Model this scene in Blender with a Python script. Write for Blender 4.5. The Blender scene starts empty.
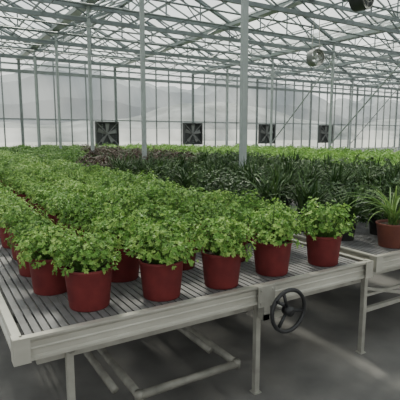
import bpy, math, random
from mathutils import Vector, Matrix, noise
random.seed(7)
COL = bpy.context.scene.collection

# ---------------------------------------------------------------- materials
def new_mat(name):
    m = bpy.data.materials.new(name); m.use_nodes = True
    nt = m.node_tree
    return m, nt, nt.nodes['Principled BSDF'], nt.nodes['Material Output']

def simple(name, c1, c2=None, rough=0.6, metal=0.0, scale=8.0, bump=0.0, spec=None, stretch=None, lo=0.3, hi=0.7):
    m, nt, b, o = new_mat(name)
    b.inputs['Roughness'].default_value = rough
    b.inputs['Metallic'].default_value = metal
    if spec is not None: b.inputs['Specular IOR Level'].default_value = spec
    c2 = c2 or tuple(x*0.7 for x in c1)
    tc = nt.nodes.new('ShaderNodeTexCoord')
    mp = nt.nodes.new('ShaderNodeMapping')
    if stretch: mp.inputs['Scale'].default_value = stretch
    nz = nt.nodes.new('ShaderNodeTexNoise'); nz.inputs['Scale'].default_value = scale
    nz.inputs['Detail'].default_value = 8
    rp = nt.nodes.new('ShaderNodeValToRGB')
    rp.color_ramp.elements[0].position = lo; rp.color_ramp.elements[1].position = hi
    rp.color_ramp.elements[0].color = (*c2, 1); rp.color_ramp.elements[1].color = (*c1, 1)
    nt.links.new(tc.outputs['Object'], mp.inputs[0]); nt.links.new(mp.outputs[0], nz.inputs['Vector'])
    nt.links.new(nz.outputs[0], rp.inputs[0]); nt.links.new(rp.outputs[0], b.inputs['Base Color'])
    if bump:
        bp = nt.nodes.new('ShaderNodeBump'); bp.inputs['Strength'].default_value = bump
        bp.inputs['Distance'].default_value = 0.01
        nt.links.new(nz.outputs[0], bp.inputs['Height']); nt.links.new(bp.outputs[0], b.inputs['Normal'])
    return m

def leafmat(name, ca, cb, cc, transl=0.3, rough=0.5, spec=0.3):
    m, nt, b, o = new_mat(name)
    g = nt.nodes.new('ShaderNodeNewGeometry')
    oi = nt.nodes.new('ShaderNodeObjectInfo')
    rp = nt.nodes.new('ShaderNodeValToRGB')
    e = rp.color_ramp.elements
    e[0].color = (*ca, 1); e[1].color = (*cc, 1)
    mid = e.new(0.5); mid.color = (*cb, 1)
    mx = nt.nodes.new('ShaderNodeMath'); mx.operation = 'MULTIPLY_ADD'
    mx.inputs[1].default_value = 0.3; 
    m2 = nt.nodes.new('ShaderNodeMath'); m2.operation = 'MULTIPLY'; m2.inputs[1].default_value = 0.7
    nt.links.new(g.outputs['Random Per Island'], m2.inputs[0])
    nt.links.new(oi.outputs['Random'], mx.inputs[0]); nt.links.new(m2.outputs[0], mx.inputs[2])
    nt.links.new(mx.outputs[0], rp.inputs[0])
    nt.links.new(rp.outputs[0], b.inputs['Base Color'])
    b.inputs['Roughness'].default_value = rough
    b.inputs['Specular IOR Level'].default_value = spec
    tr = nt.nodes.new('ShaderNodeBsdfTranslucent')
    nt.links.new(rp.outputs[0], tr.inputs[0])
    ms = nt.nodes.new('ShaderNodeMixShader'); ms.inputs[0].default_value = transl
    nt.links.new(b.outputs[0], ms.inputs[1]); nt.links.new(tr.outputs[0], ms.inputs[2])
    nt.links.new(ms.outputs[0], o.inputs[0])
    return m

def glass(name, tcol, dcol, fac, scale=1.5, var=0.4):
    """dusty greenhouse glazing: transparent + dusty diffuse/translucent film"""
    m, nt, b, o = new_mat(name); nt.nodes.remove(b)
    t = nt.nodes.new('ShaderNodeBsdfTransparent'); t.inputs[0].default_value = (*tcol, 1)
    d = nt.nodes.new('ShaderNodeBsdfTranslucent'); d.inputs[0].default_value = (*dcol, 1)
    tc = nt.nodes.new('ShaderNodeTexCoord')
    nz = nt.nodes.new('ShaderNodeTexNoise'); nz.inputs['Scale'].default_value = scale
    mr = nt.nodes.new('ShaderNodeMapRange')
    mr.inputs[1].default_value = 0.35; mr.inputs[2].default_value = 0.65
    mr.inputs[3].default_value = fac*(1-var); mr.inputs[4].default_value = min(1, fac*(1+var))
    ms = nt.nodes.new('ShaderNodeMixShader')
    nt.links.new(tc.outputs['Object'], nz.inputs['Vector']); nt.links.new(nz.outputs[0], mr.inputs[0])
    nt.links.new(mr.outputs[0], ms.inputs[0]); nt.links.new(t.outputs[0], ms.inputs[1]); nt.links.new(d.outputs[0], ms.inputs[2])
    nt.links.new(ms.outputs[0], o.inputs[0])
    return m

M_leaf = leafmat('leaf_green', (0.055,0.14,0.022), (0.16,0.33,0.06), (0.42,0.58,0.16), 0.30, 0.45, 0.4)
M_stem = simple('stem_green', (0.09,0.19,0.04), rough=0.6)
M_dark = leafmat('leaf_dark', (0.013,0.034,0.010), (0.028,0.068,0.018), (0.085,0.15,0.045), 0.15, 0.5, 0.3)
M_seed = leafmat('leaf_seedling', (0.10,0.22,0.04), (0.19,0.37,0.07), (0.34,0.52,0.13), 0.3)
M_far = leafmat('leaf_mid_green', (0.04,0.10,0.02), (0.10,0.22,0.045), (0.22,0.36,0.09), 0.3)
M_red = leafmat('leaf_red', (0.026,0.013,0.010), (0.065,0.030,0.022), (0.055,0.055,0.028), 0.2)
M_spider = leafmat('leaf_spider', (0.05,0.12,0.03), (0.13,0.24,0.06), (0.27,0.32,0.10), 0.25)
M_potred = simple('pot_red', (0.19,0.030,0.030), (0.12,0.018,0.020), rough=0.65, scale=14, spec=0.3)
M_potdark = simple('pot_dark', (0.028,0.026,0.025), (0.015,0.014,0.014), rough=0.7)
M_potorange = simple('pot_brown', (0.19,0.058,0.038), (0.12,0.036,0.026), rough=0.65)
M_soil = simple('soil', (0.05,0.035,0.022), (0.02,0.014,0.01), rough=0.95, scale=60, bump=0.6)
M_alu = simple('aluminium_rail', (0.58,0.565,0.51), (0.42,0.405,0.36), rough=0.35, metal=0.5, scale=3, stretch=(1,1,3))
M_slat = simple('bench_slat', (0.20,0.195,0.20), (0.12,0.118,0.12), rough=0.55, metal=0.3, scale=10)
M_leg = simple('galvanised_leg', (0.44,0.43,0.385), (0.30,0.29,0.26), rough=0.42, metal=0.4, scale=10)
M_pipe = simple('heating_pipe', (0.25,0.24,0.21), (0.13,0.125,0.11), rough=0.5, metal=0.2, scale=12)
M_black = simple('black_iron', (0.018,0.018,0.02), (0.01,0.01,0.012), rough=0.45)
M_post = simple('post_steel', (0.37,0.41,0.405), (0.29,0.325,0.32), rough=0.5, metal=0.2, scale=4)
M_truss = simple('truss_steel', (0.17,0.20,0.205), (0.12,0.14,0.145), rough=0.5, metal=0.2, scale=4)
M_bar = simple('glazing_bar', (0.20,0.23,0.23), (0.15,0.17,0.17), rough=0.5, metal=0.1, scale=4)
M_screen = simple('screen_cloth', (0.56,0.61,0.60), (0.38,0.43,0.42), rough=0.8, scale=6)
M_white = simple('white_paint', (0.7,0.71,0.7), (0.6,0.61,0.6), rough=0.6)
M_fandark = simple('fan_dark', (0.05,0.055,0.055), (0.035,0.04,0.04), rough=0.6)
M_fangrey = simple('fan_grey', (0.20,0.21,0.205), (0.15,0.16,0.155), rough=0.6)
M_floor = simple('concrete', (0.17,0.163,0.156), (0.09,0.087,0.084), rough=0.65, scale=2.5, bump=0.25)
M_ground = simple('outside_ground', (0.26,0.27,0.25), (0.18,0.19,0.17), rough=0.9, scale=0.1)
M_hill = simple('hazy_hill', (0.25,0.275,0.29), (0.18,0.20,0.215), rough=1.0, scale=0.05, spec=0.0)  # distance haze painted in as a pale blue-grey base colour
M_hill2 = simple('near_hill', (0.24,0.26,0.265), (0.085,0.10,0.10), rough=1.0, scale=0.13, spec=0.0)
M_roofglass = glass('roof_glass', (0.90,0.94,0.94), (0.82,0.87,0.87), 0.22, 0.35, 0.85)
M_wallglass = glass('wall_glass', (0.90,0.92,0.92), (0.88,0.9,0.9), 0.10, 0.3, 0.8)
M_frost = glass('frosted_panel', (0.86,0.88,0.88), (0.88,0.9,0.89), 0.22, 0.3, 0.9)

# ---------------------------------------------------------------- mesh builder
class MB:
    def __init__(s): s.v=[]; s.f=[]; s.m=[]
    def face(s, pts, mi=0):
        n=len(s.v); s.v += [tuple(p) for p in pts]; s.f.append(tuple(range(n,n+len(pts)))); s.m.append(mi)
    def box(s, a, b, mi=0):
        x0,y0,z0=a; x1,y1,z1=b; n=len(s.v)
        s.v += [(x0,y0,z0),(x1,y0,z0),(x1,y1,z0),(x0,y1,z0),(x0,y0,z1),(x1,y0,z1),(x1,y1,z1),(x0,y1,z1)]
        for q in ((0,3,2,1),(4,5,6,7),(0,1,5,4),(1,2,6,5),(2,3,7,6),(3,0,4,7)):
            s.f.append(tuple(n+i for i in q)); s.m.append(mi)
    def tube(s, p0, p1, r, sides=6, mi=0, r1=None, cap=True):
        p0=Vector(p0); p1=Vector(p1); d=(p1-p0).normalized()
        u = d.cross(Vector((0,0,1)) if abs(d.z)<0.95 else Vector((1,0,0))).normalized(); w=d.cross(u)
        r1 = r if r1 is None else r1; n=len(s.v)
        for p,rr in ((p0,r),(p1,r1)):
            for i in range(sides):
                a=2*math.pi*(i+.5)/sides; s.v.append(tuple(p+(u*math.cos(a)+w*math.sin(a))*rr))
        for i in range(sides):
            j=(i+1)%sides; s.f.append((n+i,n+j,n+sides+j,n+sides+i)); s.m.append(mi)
        if cap:
            s.f.append(tuple(n+i for i in reversed(range(sides)))); s.m.append(mi)
            s.f.append(tuple(n+sides+i for i in range(sides))); s.m.append(mi)
    def lathe(s, prof, seg=28, mi=0):
        n=len(s.v)
        for r,z in prof:
            for i in range(seg):
                a=2*math.pi*i/seg; s.v.append((r*math.cos(a),r*math.sin(a),z))
        for k in range(len(prof)-1):
            for i in range(seg):
                j=(i+1)%seg
                s.f.append((n+k*seg+i,n+k*seg+j,n+(k+1)*seg+j,n+(k+1)*seg+i)); s.m.append(mi)
    def torus(s, c, R, r, axis='Y', seg=36, sides=8, mi=0):
        n=len(s.v)
        for i in range(seg):
            a=2*math.pi*i/seg
            for j in range(sides):
                b=2*math.pi*j/sides; rr=R+r*math.cos(b); h=r*math.sin(b)
                p = (rr*math.cos(a), h, rr*math.sin(a)) if axis=='Y' else (rr*math.cos(a), rr*math.sin(a), h)
                s.v.append((c[0]+p[0],c[1]+p[1],c[2]+p[2]))
        for i in range(seg):
            for j in range(sides):
                i2=(i+1)%seg; j2=(j+1)%sides
                s.f.append((n+i*sides+j,n+i*sides+j2,n+i2*sides+j2,n+i2*sides+j)); s.m.append(mi)
    def mesh(s, name, mats, smooth=False):
        me=bpy.data.meshes.new(name); me.from_pydata(s.v,[],s.f)
        for m in mats: me.materials.append(m)
        me.polygons.foreach_set('material_index', s.m)
        if smooth: me.polygons.foreach_set('use_smooth',[True]*len(s.f))
        me.update(); return me
    def obj(s, name, mats, smooth=False, parent=None, loc=(0,0,0), **props):
        o=bpy.data.objects.new(name, s.mesh(name, mats, smooth)); COL.objects.link(o)
        o.location=loc
        if parent: o.parent=parent
        for k,v in props.items(): o[k]=v
        return o
def empty(name, loc, **props):
    e=bpy.data.objects.new(name,None); COL.objects.link(e); e.location=loc; e.empty_display_size=0.1
    for k,v in props.items(): e[k]=v
    return e

# ---------------------------------------------------------------- shell dims
X0,X1,Y0,Y1 = -5.8,44.2,-5.5,24.1
ZG = 5.35; ZR = 6.45; ZT=4.78
mb=MB(); mb.box((X0,Y0,-0.1),(X1,Y1,0)); mb.obj('floor',[M_floor],kind='structure')
mb=MB(); mb.box((-400,-300,-0.3),(500,600,-0.12)); mb.obj('outside_ground',[M_ground],kind='structure')

def hill(name, mat, y, base, amp, seed, label):
    mb=MB(); N=280
    pts=[]
    for i in range(N+1):
        x=-200+i*2.5
        h=base+amp*(noise.noise(Vector((x*0.015+seed,seed,0)))+0.35*noise.noise(Vector((x*0.06,seed,3)))+0.1*noise.noise(Vector((x*0.4,seed,3))))
        pts.append((x,max(3,h)))
    for i in range(N):
        (xa,ha),(xb,hb)=pts[i],pts[i+1]
        for (d0,f0),(d1,f1) in (((0,0),(8,.5)),((8,.5),(18,.85)),((18,.85),(30,1))):
            mb.face([(xa,y+d0,ha*f0-.12),(xb,y+d0,hb*f0-.12),(xb,y+d1,hb*f1-.12),(xa,y+d1,ha*f1-.12)])
    mb.obj(name,[mat],True,kind='structure',label=label,category='hill')
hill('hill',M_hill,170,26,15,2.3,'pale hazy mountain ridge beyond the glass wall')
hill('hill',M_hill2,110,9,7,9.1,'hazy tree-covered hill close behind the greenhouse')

# ---------------------------------------------------------------- walls
def wall(name, fixed, a, b, axis):
    mb=MB()
    def P(u,z,off=0):
        return (u,fixed+off,z) if axis=='X' else (fixed+off,u,z)
    def bx(u0,u1,z0,z1,t,mi):
        if axis=='X': mb.box((u0,fixed-t,z0),(u1,fixed+t,z1),mi)
        else: mb.box((fixed-t,u0,z0),(fixed+t,u1,z1),mi)
    mb.face([P(a,0.5),P(b,0.5),P(b,1.9),P(a,1.9)],1)
    mb.face([P(a,1.9),P(b,1.9),P(b,ZT+.5),P(a,ZT+.5)],0)
    bx(a,b,0,0.5,0.06,2)
    for z,h in ((0.5,.05),(2.35,.05),(ZT-.1,.16),(ZT+.25,.08),(ZG-.05,.06)):
        bx(a,b,z-h/2,z+h/2,0.04,3)
    st=5/6; n=int(round((b-a)/st))
    for i in range(n+1):
        u=a+(b-a)*i/n; w=0.065 if i%6==0 else 0.026
        bx(u-w,u+w,0.5,ZG,0.05,3)
    if axis=='X':
        x=a
        while x<b-1:
            mb.face([P(x,ZG),P(x+5,ZG),P(x+2.5,ZR)],0)
            for k in range(1,4):
                xx=x+5*k/4; zz=ZG+(ZR-ZG)*(1-abs(k-2)/2)
                bx(xx-.02,xx+.02,ZG,zz,.02,3)
            x+=5
    mb.obj(name,[M_wallglass,M_frost,M_white,M_bar],kind='structure')
wall('wall_north',Y1,X0,X1,'X'); wall('wall_south',Y0,X0,X1,'X')
wall('wall_west',X0,Y0,Y1,'Y'); wall('wall_east',X1,Y0,Y1,'Y')

# ---------------------------------------------------------------- roof
mb=MB()
x=X0
while x<X1-1:
    for xa,za,xb,zb in ((x,ZG,x+2.5,ZR),(x+2.5,ZR,x+5,ZG)):
        mb.face([(xa,Y0,za),(xb,Y0,zb),(xb,Y1,zb),(xa,Y1,za)],0)
        y=Y0
        while y<Y1+.1:
            mb.tube((xa,y,za-.02),(xb,y,zb-.02),.032,4,1,cap=False); y+=.74
        for f in (.33,.67):
            mb.tube((xa+(xb-xa)*f,Y0,za+(zb-za)*f-.04),(xa+(xb-xa)*f,Y1,za+(zb-za)*f-.04),.035,4,1)
    mb.box((x+2.43,Y0,ZR-.1),(x+2.57,Y1,ZR+.02),1)
    x+=5
mb.obj('ceiling',[M_roofglass,M_bar],kind='structure')

x=X0
while x<X1+.1:
    g=MB(); g.box((-.13,Y0+.1,-.09),(.13,Y1-.1,-.06)); g.box((-.14,Y0+.1,-.09),(-.12,Y1-.1,.05)); g.box((.12,Y0+.1,-.09),(.14,Y1-.1,.05))
    g.obj('roof_gutter',[M_post],loc=(x,0,ZG-.07),label='galvanised steel gutter running between the glass roof ridges',category='gutter',group='roof gutters')
    x+=5

rows=[-1.8,1.9,5.6,9.3,13.0,16.7,20.4]
tm=MB()
tm.box((X0+.2,-.04,ZT-.065),(X1-.2,.04,ZT+.045)); tm.box((X0+.2,-.035,ZG-.27),(X1-.2,.035,ZG-.17))
x=X0+.2; k=0
while x<X1-1:
    tm.tube((x,0,ZT),(x+.625,0,ZG-.22),.026,5); tm.tube((x+.625,0,ZG-.22),(x+1.25,0,ZT),.026,5); x+=1.25
x=X0+2.5
while x<X1-1:
    tm.tube((x,0,ZG-.22),(x,0,ZR-.06),.03,5)
    tm.tube((x-1.25,0,ZG-.22),(x,0,ZR-.06),.024,5); tm.tube((x+1.25,0,ZG-.22),(x,0,ZR-.06),.024,5)
    tm.tube((x-1.25,0,ZG-.22),(x-1.25,0,ZG+.5),.024,5); tm.tube((x+1.25,0,ZG-.22),(x+1.25,0,ZG+.5),.024,5)
    tm.tube((x-2.5,0,ZG-.1),(x,0,ZR-.12),.05,5); tm.tube((x+2.5,0,ZG-.1),(x,0,ZR-.12),.05,5)
    x+=5
tmesh=tm.mesh('roof_truss',[M_truss])
sm=MB()
N=160
for i in range(N):
    xa=X0+.3+(X1-X0-.6)*i/N; xb=X0+.3+(X1-X0-.6)*(i+1)/N
    def prof(x):
        s=0.02*math.sin(x*7)+0.015*math.sin(x*17)
        return [(-.12,0.0),(-.09,-.05+s),(-.03,-.02),(0.0,-.07-s),(.05,-.02),(.09,-.06+s),(.13,.0)]
    pa,pb=prof(xa),prof(xb)
    for j in range(6):
        sm.face([(xa,pa[j][0],pa[j][1]),(xb,pb[j][0],pb[j][1]),(xb,pb[j+1][0],pb[j+1][1]),(xa,pa[j+1][0],pa[j+1][1])])
smesh=sm.mesh('shade_screen',[M_screen])
for y in rows:
    o=bpy.data.objects.new('roof_truss',tmesh); COL.objects.link(o); o.location=(0,y,0)
    o['label']='grey steel lattice girder carrying the greenhouse roof'; o['category']='roof truss'; o['group']='roof trusses'
    o=bpy.data.objects.new('shade_screen',smesh); COL.objects.link(o); o.location=(0,y+.22,ZT+.1)
    o['label']='pale shade cloth bunched up beside a roof truss'; o['category']='shade screen'; o['group']='folded shade screens'

wm=MB(); wm.tube((0,Y0+.1,0),(0,Y1-.1,0),.014,4)
wmesh=wm.mesh('support_cable',[M_truss])
x=X0+1.25
while x<X1:
    o=bpy.data.objects.new('support_cable',wmesh); COL.objects.link(o); o.location=(x,0,ZT+.058)
    o['label']='thin steel screen cable strung across the roof trusses'; o['category']='cable'; o['group']='screen support cables'
    x+=1.25
dm=MB(); dm.tube((X0+.1,0,0),(X1-.1,0,0),.028,6)
dmesh=dm.mesh('drive_tube',[M_truss])
for y in rows[:-1]:
    for q in (1.25,2.5):
        o=bpy.data.objects.new('drive_tube',dmesh); COL.objects.link(o); o.location=(0,y+q,ZT+.09)
        o['label']='long grey steel tube under the roof that drives the screens'; o['category']='pipe'; o['group']='screen drive tubes'

pm=MB(); pm.box((-.042,-.042,0),(.042,.042,ZG-.17)); pm.box((-.11,-.11,0),(.11,.11,.015)); pm.box((-.065,-.065,ZT-.16),(.065,.065,ZT-.05))
for dx in (-1,1):
    pm.tube((0,0,ZT-.5),(dx*.5,0,ZT-.03),.018,6)
pmesh=pm.mesh('support_post',[M_post])
for px in (4.2,14.2,24.2,34.2):
    for y in rows:
        o=bpy.data.objects.new('support_post',pmesh); COL.objects.link(o); o.location=(px,y,0)
        o['label']='square galvanised steel post rising between the benches to a truss'; o['category']='post'; o['group']='greenhouse posts'
for (px,ya,za,yb,zb) in ((14.2,16.7,1.2,13.0,4.6),(14.2,13.0,1.2,9.3,4.7),(24.2,20.4,1.0,16.7,4.7)):
    b=MB(); b.tube((px+.09,ya,za),(px+.09,yb,zb),.03,6)
    b.obj('brace_tube',[M_post],label='slanted steel bracing tube bolted between two posts',category='brace',group='wind braces')

def circ_fan(x,y,z,r,drop,ang,label,mh=None,mbl=None):
    e=empty('circulation_fan',(x,y,z),label=label,category='fan')
    e.rotation_euler=(0,0,ang)
    h=MB()
    prof=[(r,-.12),(r*1.03,-.12),(r*1.03,.12),(r,.12),(r,-.12)]
    for k in range(len(prof)-1):
        n=len(h.v); seg=28
        for rr,yy in prof[k:k+2]:
            for i in range(seg):
                a=2*math.pi*i/seg; h.v.append((rr*math.cos(a),yy,rr*math.sin(a)))
        for i in range(seg):
            j=(i+1)%seg; h.f.append((n+i,n+j,n+seg+j,n+seg+i)); h.m.append(0)
    h.obj('fan_housing',[mh or M_white],True,e)
    g=MB()
    for q in (.35,.65,.95): g.torus((0,-.13,0),r*q,.006,'Y',24,5)
    for i in range(8):
        a=math.pi*i/4; g.tube((0,-.13,0),(r*math.cos(a),-.13,r*math.sin(a)),.005,4)
    g.obj('fan_guard',[M_leg],False,e)
    b=MB()
    for i in range(4):
        a=math.pi*i/2+.3; c=Vector((math.cos(a),0,math.sin(a))); t=Vector((-math.sin(a),0,math.cos(a)))
        b.face([c*.05+t*.03+Vector((0,.03,0)),c*.05-t*.03-Vector((0,.03,0)),c*r*.93-t*.09-Vector((0,.04,0)),c*r*.93+t*.05+Vector((0,.03,0))])
    b.tube((0,-.05,0),(0,.08,0),.055,12)
    b.obj('fan_blades',[mbl or M_screen],False,e)
    s=MB(); s.tube((-r*.6,0,r*.8),(-r*.4,0,drop),.01,5); s.tube((r*.6,0,r*.8),(r*.4,0,drop),.01,5)
    s.obj('hanger',[M_leg],False,e)
circ_fan(9.45,9.3,3.68,.22,ZT-3.68,-.1,'grey round circulation fan hanging from a roof truss',M_fangrey,M_screen)
circ_fan(6.75,5.6,4.06,.32,ZT-4.06,.3,'dark round circulation fan hanging from a near roof truss',M_fandark,M_fandark)

def exhaust(x):
    e=empty('exhaust_fan',(x,Y1-.12,1.62),label='square black exhaust fan with louvres set in the glass wall',category='exhaust fan',group='wall exhaust fans')
    S=.66
    h=MB()
    for a,b in (((-S,-.12,-S),(S,.1,-S+.07)),((-S,-.12,S-.07),(S,.1,S)),((-S,-.12,-S+.07),(-S+.07,.1,S-.07)),((S-.07,-.12,-S+.07),(S,.1,S-.07))): h.box(a,b)
    h.obj('fan_housing',[M_fandark],False,e)
    l=MB()
    for k in range(12):
        z=-S+.07+k*.102; l.face([(-S+.07,.06,z),(S-.07,.06,z),(S-.07,.09,z+.12),(-S+.07,.09,z+.12)])
    l.obj('louvre',[M_fandark],False,e)
    b=MB()
    for i in range(5):
        a=2*math.pi*i/5+.3; c=Vector((math.cos(a),0,math.sin(a))); t=Vector((-math.sin(a),0,math.cos(a)))
        b.face([c*.1+t*.05,c*.1-t*.05-Vector((0,.04,0)),c*.56-t*.13-Vector((0,.06,0)),c*.56+t*.1])
    b.tube((0,-.08,0),(0,.05,0),.1,14)
    b.obj('fan_blades',[M_fangrey],False,e)
    g=MB()
    g.tube((-S+.07,-.1,-S+.07),(S-.07,-.1,S-.07),.02,6); g.tube((S-.07,-.1,-S+.07),(-S+.07,-.1,S-.07),.02,6)
    g.obj('support_strut',[M_fangrey],False,e)
for x in (8.6,14.1,20.0,25.7): exhaust(x)

# ---------------------------------------------------------------- benches
ZB=0.69
def bench(xa,xb,ya,yb,label,legs,near):
    e=empty('plant_bench',(xa,ya,0),label=label,category='plant bench',group='rolling plant benches')
    W=xb-xa; L=yb-ya
    t=MB(); n=int(W/.040)
    for i in range(n):
        x=.03+(W-.06)*i/n; t.box((x,.03,ZB-.010),(x+.030,L-.03,ZB))
    y=.3
    while y<L: t.box((.03,y,ZB-.05),(W-.03,y+.04,ZB-.0105)); y+=.62
    t.obj('bench_top',[M_slat],False,e)
    def rail(name,L_,place):
        r=MB()
        prof=[(0,-.098),(.02,-.098),(.02,-.086),(.008,-.08),(.008,-.056),(.013,-.052),(.013,-.046),(.008,-.042),(.008,-.018),(.018,-.01),(.024,0),(.024,.01),(-.012,.01),(-.012,0),(0,-.004)]
        N=len(prof)
        for u in (0,L_):
            for o_,z in prof: r.v.append(place(u,o_,ZB+z))
        for i in range(N):
            j=(i+1)%N; r.f.append((i,j,N+j,N+i)); r.m.append(0)
        r.f.append(tuple(range(N))); r.m.append(0); r.f.append(tuple(reversed(range(N,2*N)))); r.m.append(0)
        r.obj(name,[M_alu],False,e)
    rail('bench_rail',W,lambda u,o,z:(u,-o,z)); rail('bench_rail',W,lambda u,o,z:(u,L+o,z))
    rail('bench_rail',L,lambda u,o,z:(-o,u,z)); rail('bench_rail',L,lambda u,o,z:(W+o,u,z))
    if near:
        for cx in (0,W):
            c=MB(); s=-1 if cx==0 else 1
            c.box((min(cx,cx+s*.03),-.028,ZB-.1),(max(cx,cx+s*.03),.03,ZB+.013)); c.box((min(cx-s*.04,cx+s*.03),-.030,ZB-.1),(max(cx-s*.04,cx+s*.03),-.025,ZB+.013))
            c.obj('corner_bracket',[M_alu],False,e)
    y=.06
    lm=MB(); lm.box((-.016,-.016,0),(.016,.016,ZB-.13)); lm.box((-.026,-.026,0),(.026,.026,.006))
    lmesh=lm.mesh('leg',[M_leg])
    while y<L:
        for lx in legs:
            o=bpy.data.objects.new('leg',lmesh); COL.objects.link(o); o.parent=e; o.location=(lx,y,0)
        c=MB(); c.box((.08,y+.0165,ZB-.17),(max(W-.06,legs[-1]+.017),y+.045,ZB-.135)); c.obj('crossbeam',[M_leg],False,e)
        y+=2.6
    for lx in (legs[0],min(W-.1,legs[-1])):
        c=MB(); c.tube((lx,.02,ZB-.108),(lx,L-.05,ZB-.108),.022,8); c.obj('roller_tube',[M_leg],True,e)
    return e
b1=bench(.27,2.48,1.9,22.6,'long aluminium-edged slatted bench full of red-potted leafy plants',[.22,1.32,2.275],True)
b2=bench(2.64,4.03,1.95,22.6,'aluminium-edged bench holding dark strap-leaved plants in dark pots',[.7,1.3],True)
b3=bench(4.38,6.58,1.95,22.6,'aluminium-edged bench crowded with dark green plants',[.2,2.0],False)
for xa in (6.8,9.2,11.6,14.5,17.0,19.5):
    bench(xa,xa+2.2,1.95 if xa<10 else 5.0,22.6,'aluminium-edged bench with rows of bright green seedlings',[.2,2.0],False)

def handwheel(parent, lx, lz):
    w=MB(); c=(lx,-.10,lz)
    w.torus(c,.122,.012,'Y',40,8)
    for i in range(3):
        a=math.pi/2+2*math.pi*i/3+.35
        w.tube((c[0],c[1]+.01,c[2]),(c[0]+.118*math.cos(a),c[1],c[2]+.118*math.sin(a)),.010,6)
    w.tube((c[0],c[1]-.022,c[2]),(c[0],c[1]+.03,c[2]),.028,14)
    hw=w.obj('hand_wheel',[M_black],True,parent)
    s=MB(); s.tube((c[0],c[1]+.03,c[2]),(c[0],.35,c[2]),.012,8); s.obj('wheel_shaft',[M_leg],True,hw)
    k=MB(); k.tube((c[0]-.095,c[1]-.01,c[2]+.075),(c[0]-.095,c[1]-.06,c[2]+.075),.010,8); k.obj('wheel_handle',[M_black],True,hw)
handwheel(b1,1.42,.55)
p=MB(); p.box((1.255,-.034,ZB-.115),(1.375,-.024,ZB+.006))
for dx in (.02,.10):
    for dz in (.02,.1): p.tube((1.255+dx,-.034,ZB-.115+dz),(1.255+dx,-.042,ZB-.115+dz),.008,6)
p.box((1.3,-.030,ZB-.2),(1.34,.03,ZB-.115)); p.box((1.3,-.030,ZB-.2),(1.45,-.02,ZB-.165))
p.obj('mounting_plate',[M_leg],False,b1,label='bolted square steel mounting plate')
# roller cross-members below bench 1
for yy in (.75,1.45):
    c=MB(); c.box((.15,yy,ZB-.165),(2.1,yy+.035,ZB-.131)); c.obj('crossbeam',[M_leg],False,b1)
c=MB(); c.box((-.06,.02,.285),(1.3,.05,.315)); c.obj('crossbeam',[M_leg],False,b2)
c=MB(); c.tube((-.06,.035,.46),(.5,.035,.32),.013,6); c.obj('brace',[M_leg],False,b2)
c=MB(); c.box((-.06,.025,.40),(.7,.045,.42)); c.obj('crossbeam',[M_leg],False,b2)

def pipe(pts,r,name,label):
    m=MB()
    for a,b in zip(pts[:-1],pts[1:]): m.tube(a,b,r,12)
    for q in pts[1:-1]:
        a=Vector(q); m.tube(a-Vector((0,0,r)),a+Vector((0,0,r)),r*1.02,12)
    return m.obj(name,[M_pipe],True,label=label,category='pipe')
pp=pipe([(.84,22,.21),(.84,1.98,.21),(1.46,1.98,.21),(1.46,22,.21)],.023,'heating_pipe','grey steel heating pipe loop running under the bench')
pp3=pipe([(.70,22,.30),(.70,1.95,.30)],.020,'heating_pipe','grey steel pipe running the length of the bench underneath')
pp4=pipe([(1.32,22,.30),(1.32,2.05,.30)],.020,'heating_pipe','grey steel pipe running the length of the bench underneath')
pp5=pipe([(2.0,22,.21),(2.0,2.6,.21)],.022,'heating_pipe','grey steel heating pipe running under the bench')
for x,h in ((.84,.188),(1.46,.188),(2.0,.189),(.70,.281),(1.32,.281)):
    for y in (3.4,5.8,8.2,10.6):
        s=MB(); s.tube((0,0,0),(0,0,h),.012,6); s.box((-.05,-.03,0),(.05,.03,.008))
        s.obj('pipe_stand',[M_leg],loc=(x,y,0),label='short steel stand holding up the heating pipe',category='pipe stand',group='pipe stands')

# ---------------------------------------------------------------- plants
def leaf(mb, p, nrm, size, tilt_dir, mi=0, seg=10):
    """small frilly rounded leaf with wavy edge"""
    n=nrm.normalized(); t=(tilt_dir-n*tilt_dir.dot(n))
    if t.length<1e-3: t=Vector((1,0,0)).cross(n)
    t.normalize(); s=n.cross(t); k=len(mb.v)
    mb.v.append(tuple(p+t*size*.5-n*size*.12))
    for i in range(seg):
        a=2*math.pi*i/seg
        r=size*(1.08 if i%2 else .66)*(1+.2*random.uniform(-1,1))
        if i==seg//2: r*=.5
        z=size*(.28 if i%2 else -.2)*random.uniform(.2,1.3)
        mb.v.append(tuple(p+t*(r*math.cos(a)+size*.5)+s*(r*math.sin(a)*.95)+n*z))
    for i in range(seg):
        mb.f.append((k,k+1+i,k+1+(i+1)%seg)); mb.m.append(mi)

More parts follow.
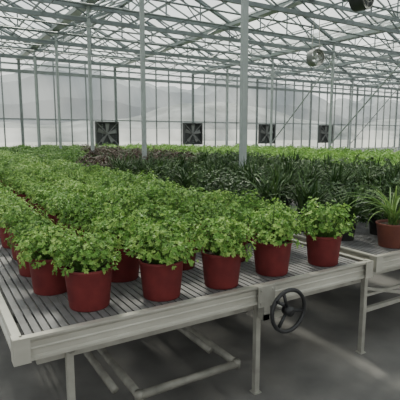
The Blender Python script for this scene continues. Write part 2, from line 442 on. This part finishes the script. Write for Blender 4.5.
def dome_foliage(seed, nleaf, R, H, size, seg=10, lump=.25, droop=.12, per=9, spread=.95):
    """bushy plant: many shoots, each ending in a small tuft of leaves"""
    random.seed(seed); mb=MB()
    ntuft=max(8,nleaf//per)
    for q in range(ntuft):
        u=(q+.5)/ntuft; ph=q*2.39996+random.uniform(-.3,.3)
        el=math.asin(min(1,u))-droop+random.uniform(-.12,.12)
        lum=1+lump*noise.noise(Vector((math.cos(ph)*1.7,math.sin(ph)*1.7,el*2+seed)))+random.uniform(-.24,.16)
        if random.random()<.22: lum*=random.uniform(.5,.85)
        rr=R*math.cos(el)*lum*.9; z=H*.32+H*.62*math.sin(el)*lum
        c=Vector((rr*math.cos(ph),rr*math.sin(ph),z))
        out0=Vector((math.cos(ph)*math.cos(el),math.sin(ph)*math.cos(el),math.sin(el)+.5)).normalized()
        mb.tube((.03*math.cos(ph),.03*math.sin(ph),0),c,.003,3,1,cap=False)
        for j in range(per):
            off=Vector((random.gauss(0,1),random.gauss(0,1),random.gauss(0,.8)))*size*spread
            p=c+off
            out=(out0*1.2+off.normalized()*.9+Vector((0,0,.35))+Vector((random.uniform(-.4,.4),random.uniform(-.4,.4),random.uniform(-.3,.3))))
            leaf(mb,p,out,size*random.uniform(.55,1.15),off+out0*.01,0,seg)
    return mb
def strap(mb,base,ang,L,w,curve,lean,mi=0,n=6):
    d=Vector((math.cos(ang),math.sin(ang),0)); s=Vector((-math.sin(ang),math.cos(ang),0))
    p=Vector(base); el=math.pi/2-lean; k=len(mb.v)
    for i in range(n+1):
        t=i/n; ww=w*(0.5+1.1*t if t<.4 else .94*(1-((t-.4)/.6)**2)+.0)
        mb.v.append(tuple(p-s*ww+Vector((0,0,ww*.5)))); mb.v.append(tuple(p)); mb.v.append(tuple(p+s*ww+Vector((0,0,ww*.5))))
        st=L/n; p=p+(d*math.cos(el)+Vector((0,0,math.sin(el))))*st; el-=curve/n
    for i in range(n):
        a=k+3*i
        mb.f.append((a,a+1,a+4,a+3)); mb.m.append(mi); mb.f.append((a+1,a+2,a+5,a+4)); mb.m.append(mi)

def potmesh(rt,rb,h,mat):
    m=MB()
    m.lathe([(0.001,0),(rb*.97,0),(rb,.006),(rb+(rt-rb)*.9,h*.9),(rt*.995,h*.91),(rt*1.015,h*.92),(rt*1.02,h*.99),(rt*1.005,h),(rt*.975,h),(rt*.95,h*.9),(rb*.95,.01)],30)
    return m.mesh('plant_pot',[mat],True)
def soilmesh(r,z):
    m=MB(); n=18; m.v.append((0,0,z+.006))
    for ring,rr in ((0,.5),(1,1)):
        for i in range(n):
            a=2*math.pi*i/n; m.v.append((r*rr*math.cos(a),r*rr*math.sin(a),z+random.uniform(-.003,.003)))
    for i in range(n):
        j=(i+1)%n; m.f.append((0,1+i,1+j)); m.m.append(0); m.f.append((1+i,1+n+i,1+n+j,1+j)); m.m.append(0)
    return m.mesh('soil',[M_soil])

def proto(kind,pot,soil,fol,folz,label,cat,group):
    e=empty(kind,(0,-50,0),label=label,category=cat,group=group)
    o=bpy.data.objects.new('plant_pot',pot); o.parent=e; COL.objects.link(o)
    parts=[o]
    if soil:
        s=bpy.data.objects.new('soil',soil); s.parent=e; COL.objects.link(s); parts.append(s)
    f=bpy.data.objects.new('foliage',fol); f.parent=e; f.location=(0,0,folz); COL.objects.link(f); parts.append(f)
    return e,parts
def place(pr,loc,rot,sc,fs=1.0,skip_soil=False,zs=1.0):
    e,parts=pr
    n=e.copy(); COL.objects.link(n); n.location=loc; n.rotation_euler=(0,0,rot); n.scale=(sc,sc,sc)
    for p in parts:
        if skip_soil and p.name.startswith('soil'): continue
        q=p.copy(); q.parent=n; COL.objects.link(q)
        if p.name.startswith('foliage'):
            q.scale=(fs,fs,fs*zs*random.uniform(.85,1.12)); q.rotation_euler=(random.uniform(-.1,.1),random.uniform(-.1,.1),0)
    return n

PR=potmesh(.119,.099,.205,M_potred); SO=soilmesh(.112,.18)
near=[proto('potted_plant',PR,SO,dome_foliage(10+k,760,.166,.22,.0155,10,.3,.2,10,1.05).mesh('foliage',[M_leaf,M_stem]),.180,
   'bushy light-green leafy plant in a dark red plastic pot','potted plant','leafy plants in red pots') for k in range(6)]
far=[proto('potted_plant',PR,None,dome_foliage(30+k,320,.150,.20,.023,8,.3).mesh('foliage',[M_leaf,M_stem]),.185,
   'bushy light-green leafy plant in a dark red plastic pot','potted plant','leafy plants in red pots') for k in range(3)]
random.seed(3)
for r in range(53):
    y=2.06+r*.39
    if y>22.35: break
    for c in range(5):
        x=[.655,1.015,1.375,1.775,2.215][c]+random.uniform(-.02,.02)
        if r>0: x-=[.11,.05,.03,.03,.03][c]
        yy=y+(.05 if (r==0 and c==0) else 0)
        pr=random.choice(near if r<14 else far)
        fs=random.uniform(.9,1.10)*(1.02 if r==0 else .93)
        place(pr,(x,yy+random.uniform(-.02,.02),ZB),random.uniform(0,6.28),random.uniform(.97,1.03),fs,r>=6,1 if r<14 else .92)
PD=potmesh(.10,.08,.17,M_potdark)
dk=[]; rd=[]; gr=[]
for k in range(4):
    random.seed(50+k); m=MB()
    for i in range(110):
        strap(m,(random.uniform(-.07,.07),random.uniform(-.07,.07),0),random.uniform(0,6.28),random.uniform(.18,.44),random.uniform(.006,.012),random.uniform(.3,2.2),random.uniform(.03,.45),0,6)
    dk.append(proto('strap_leaf_plant',PD,None,m.mesh('foliage',[M_dark]),.15,'dark green arching strap-leaved plant in a dark pot','potted plant','dark strap-leaved plants'))
for k in range(3):
    m2=dome_foliage(80+k,460,.21,.38,.025,8,.4,.45)
    dk.append(proto('bushy_dark_plant',PD,None,m2.mesh('foliage',[M_dark,M_stem]),.14,'dark green bushy plant in a dark pot','potted plant','dark bushy plants'))
    rd.append(proto('red_leaf_plant',PD,None,m2.mesh('foliage',[M_red,M_stem]),.14,'bushy dark reddish-brown leaved plant in a dark pot','potted plant','reddish-brown plants'))
    m3=dome_foliage(60+k,220,.2,.24,.034,8,.3)
    gr.append(proto('leafy_plant',PD,None,m3.mesh('foliage',[M_far,M_stem]),.14,'bushy mid-green leafy plant in a dark pot','potted plant','mid-green leafy plants'))
random.seed(4)
for r in range(46):
    y=2.44+r*.43
    if y>22.3: break
    for x in (2.87,3.32,3.76,4.65,5.1,5.55,6.05):
        if x>4.3 and y<2.9: continue
        ang=math.degrees(math.atan2(x,y)); zs=1
        if ang<17: pr=random.choice(gr)
        elif ang<31 and y>8: pr=random.choice(rd) if random.random()<.85 else random.choice(dk[4:]); zs=.85
        else: pr=random.choice(dk[:4]) if random.random()<.45 else random.choice(dk[4:])
        if r==0 and x<3: pr=dk[1]
        place(pr,(x+random.uniform(-.04,.04),y+random.uniform(-.03,.04),ZB),random.uniform(0,6.28),random.uniform(.92,1.08),random.uniform(.95,1.12),False,zs)
def spider(loc,label,potm,mat,seed,rs,n,rot):
    random.seed(seed); m=MB()
    for i in range(n):
        strap(m,(random.uniform(-.03,.03),random.uniform(-.03,.03),0),random.uniform(0,6.28),random.uniform(.35,.72),random.uniform(.005,.009),random.uniform(1.4,3.2),random.uniform(.02,.4),0,12)
    e=empty('spider_plant',loc,label=label,category='potted plant')
    for nm,me,z in (('plant_pot',potm,0),('soil',soilmesh(.1*rs,.15*rs),0),('foliage',m.mesh('foliage',[mat]),.15)):
        o=bpy.data.objects.new(nm,me); o.parent=e; o.location=(0,0,z); o.rotation_euler=(0,0,rot); COL.objects.link(o)
spider((3.02,2.10,ZB),'loose green plant with long thin arching leaves in a reddish-brown pot',potmesh(.12,.095,.185,M_potorange),M_spider,77,1.1,48,0)
def lowplant(seed,mat,H=.38):
    m=dome_foliage(seed,140,.26,H,.05,7)
    return m.mesh('seedling_plant',[mat,M_stem])
lows=[lowplant(90+k,M_seed) for k in range(3)]
random.seed(5); n1=0
for xa in (6.8,9.2,11.6,14.5,17.0,19.5):
    for r in range(32):
        y=3.2+r*.6
        if y>22.3 or math.degrees(math.atan2(xa,y))>58: continue
        for c in range(4 if xa<14 else 3):
            x=xa+.3+c*(.52 if xa<14 else .78)
            if n1>=300: continue
            o=bpy.data.objects.new('seedling_plant',random.choice(lows)); COL.objects.link(o)
            o.location=(x,y,ZB); o.rotation_euler=(0,0,random.uniform(0,6.28)); s=random.uniform(.9,1.15); o.scale=(s,s,s)
            o['label']='bright green young leafy plant on a bench'
            o['category']='plant'; o['group']='bright green young plants'
            n1+=1
for pr in near+far+dk+rd+gr:
    for p in pr[1]: bpy.data.objects.remove(p,do_unlink=True)
    bpy.data.objects.remove(pr[0],do_unlink=True)

# ---------------------------------------------------------------- light
w=bpy.data.worlds.new('World'); bpy.context.scene.world=w; w.use_nodes=True
nt=w.node_tree; bg=nt.nodes['Background']
tc=nt.nodes.new('ShaderNodeTexCoord'); sp=nt.nodes.new('ShaderNodeSeparateXYZ'); rp=nt.nodes.new('ShaderNodeValToRGB')
rp.color_ramp.elements[0].color=(.96,.96,.93,1); rp.color_ramp.elements[1].color=(.88,.93,.94,1)
nt.links.new(tc.outputs['Generated'],sp.inputs[0]); nt.links.new(sp.outputs[2],rp.inputs[0]); nt.links.new(rp.outputs[0],bg.inputs[0])
bg.inputs[1].default_value=1.6
sl=bpy.data.lights.new('sun','SUN'); sl.energy=8.0; sl.angle=math.radians(8); sl.color=(1,.94,.80)
so=bpy.data.objects.new('sun',sl); COL.objects.link(so)
so.rotation_euler=Vector((-.2,-.7,-1)).to_track_quat('-Z','Y').to_euler()

# ---------------------------------------------------------------- camera
cam=bpy.data.cameras.new('camera'); co=bpy.data.objects.new('camera',cam); COL.objects.link(co)
cam.lens=40.05; cam.sensor_width=36; cam.clip_end=1000
co.location=(0,0,1.54)
ph=math.radians(8.3); ya=math.radians(31.4)
d=Vector((math.sin(ya)*math.cos(ph),math.cos(ya)*math.cos(ph),-math.sin(ph)))
co.rotation_euler=d.to_track_quat('-Z','Y').to_euler()
bpy.context.scene.camera=co
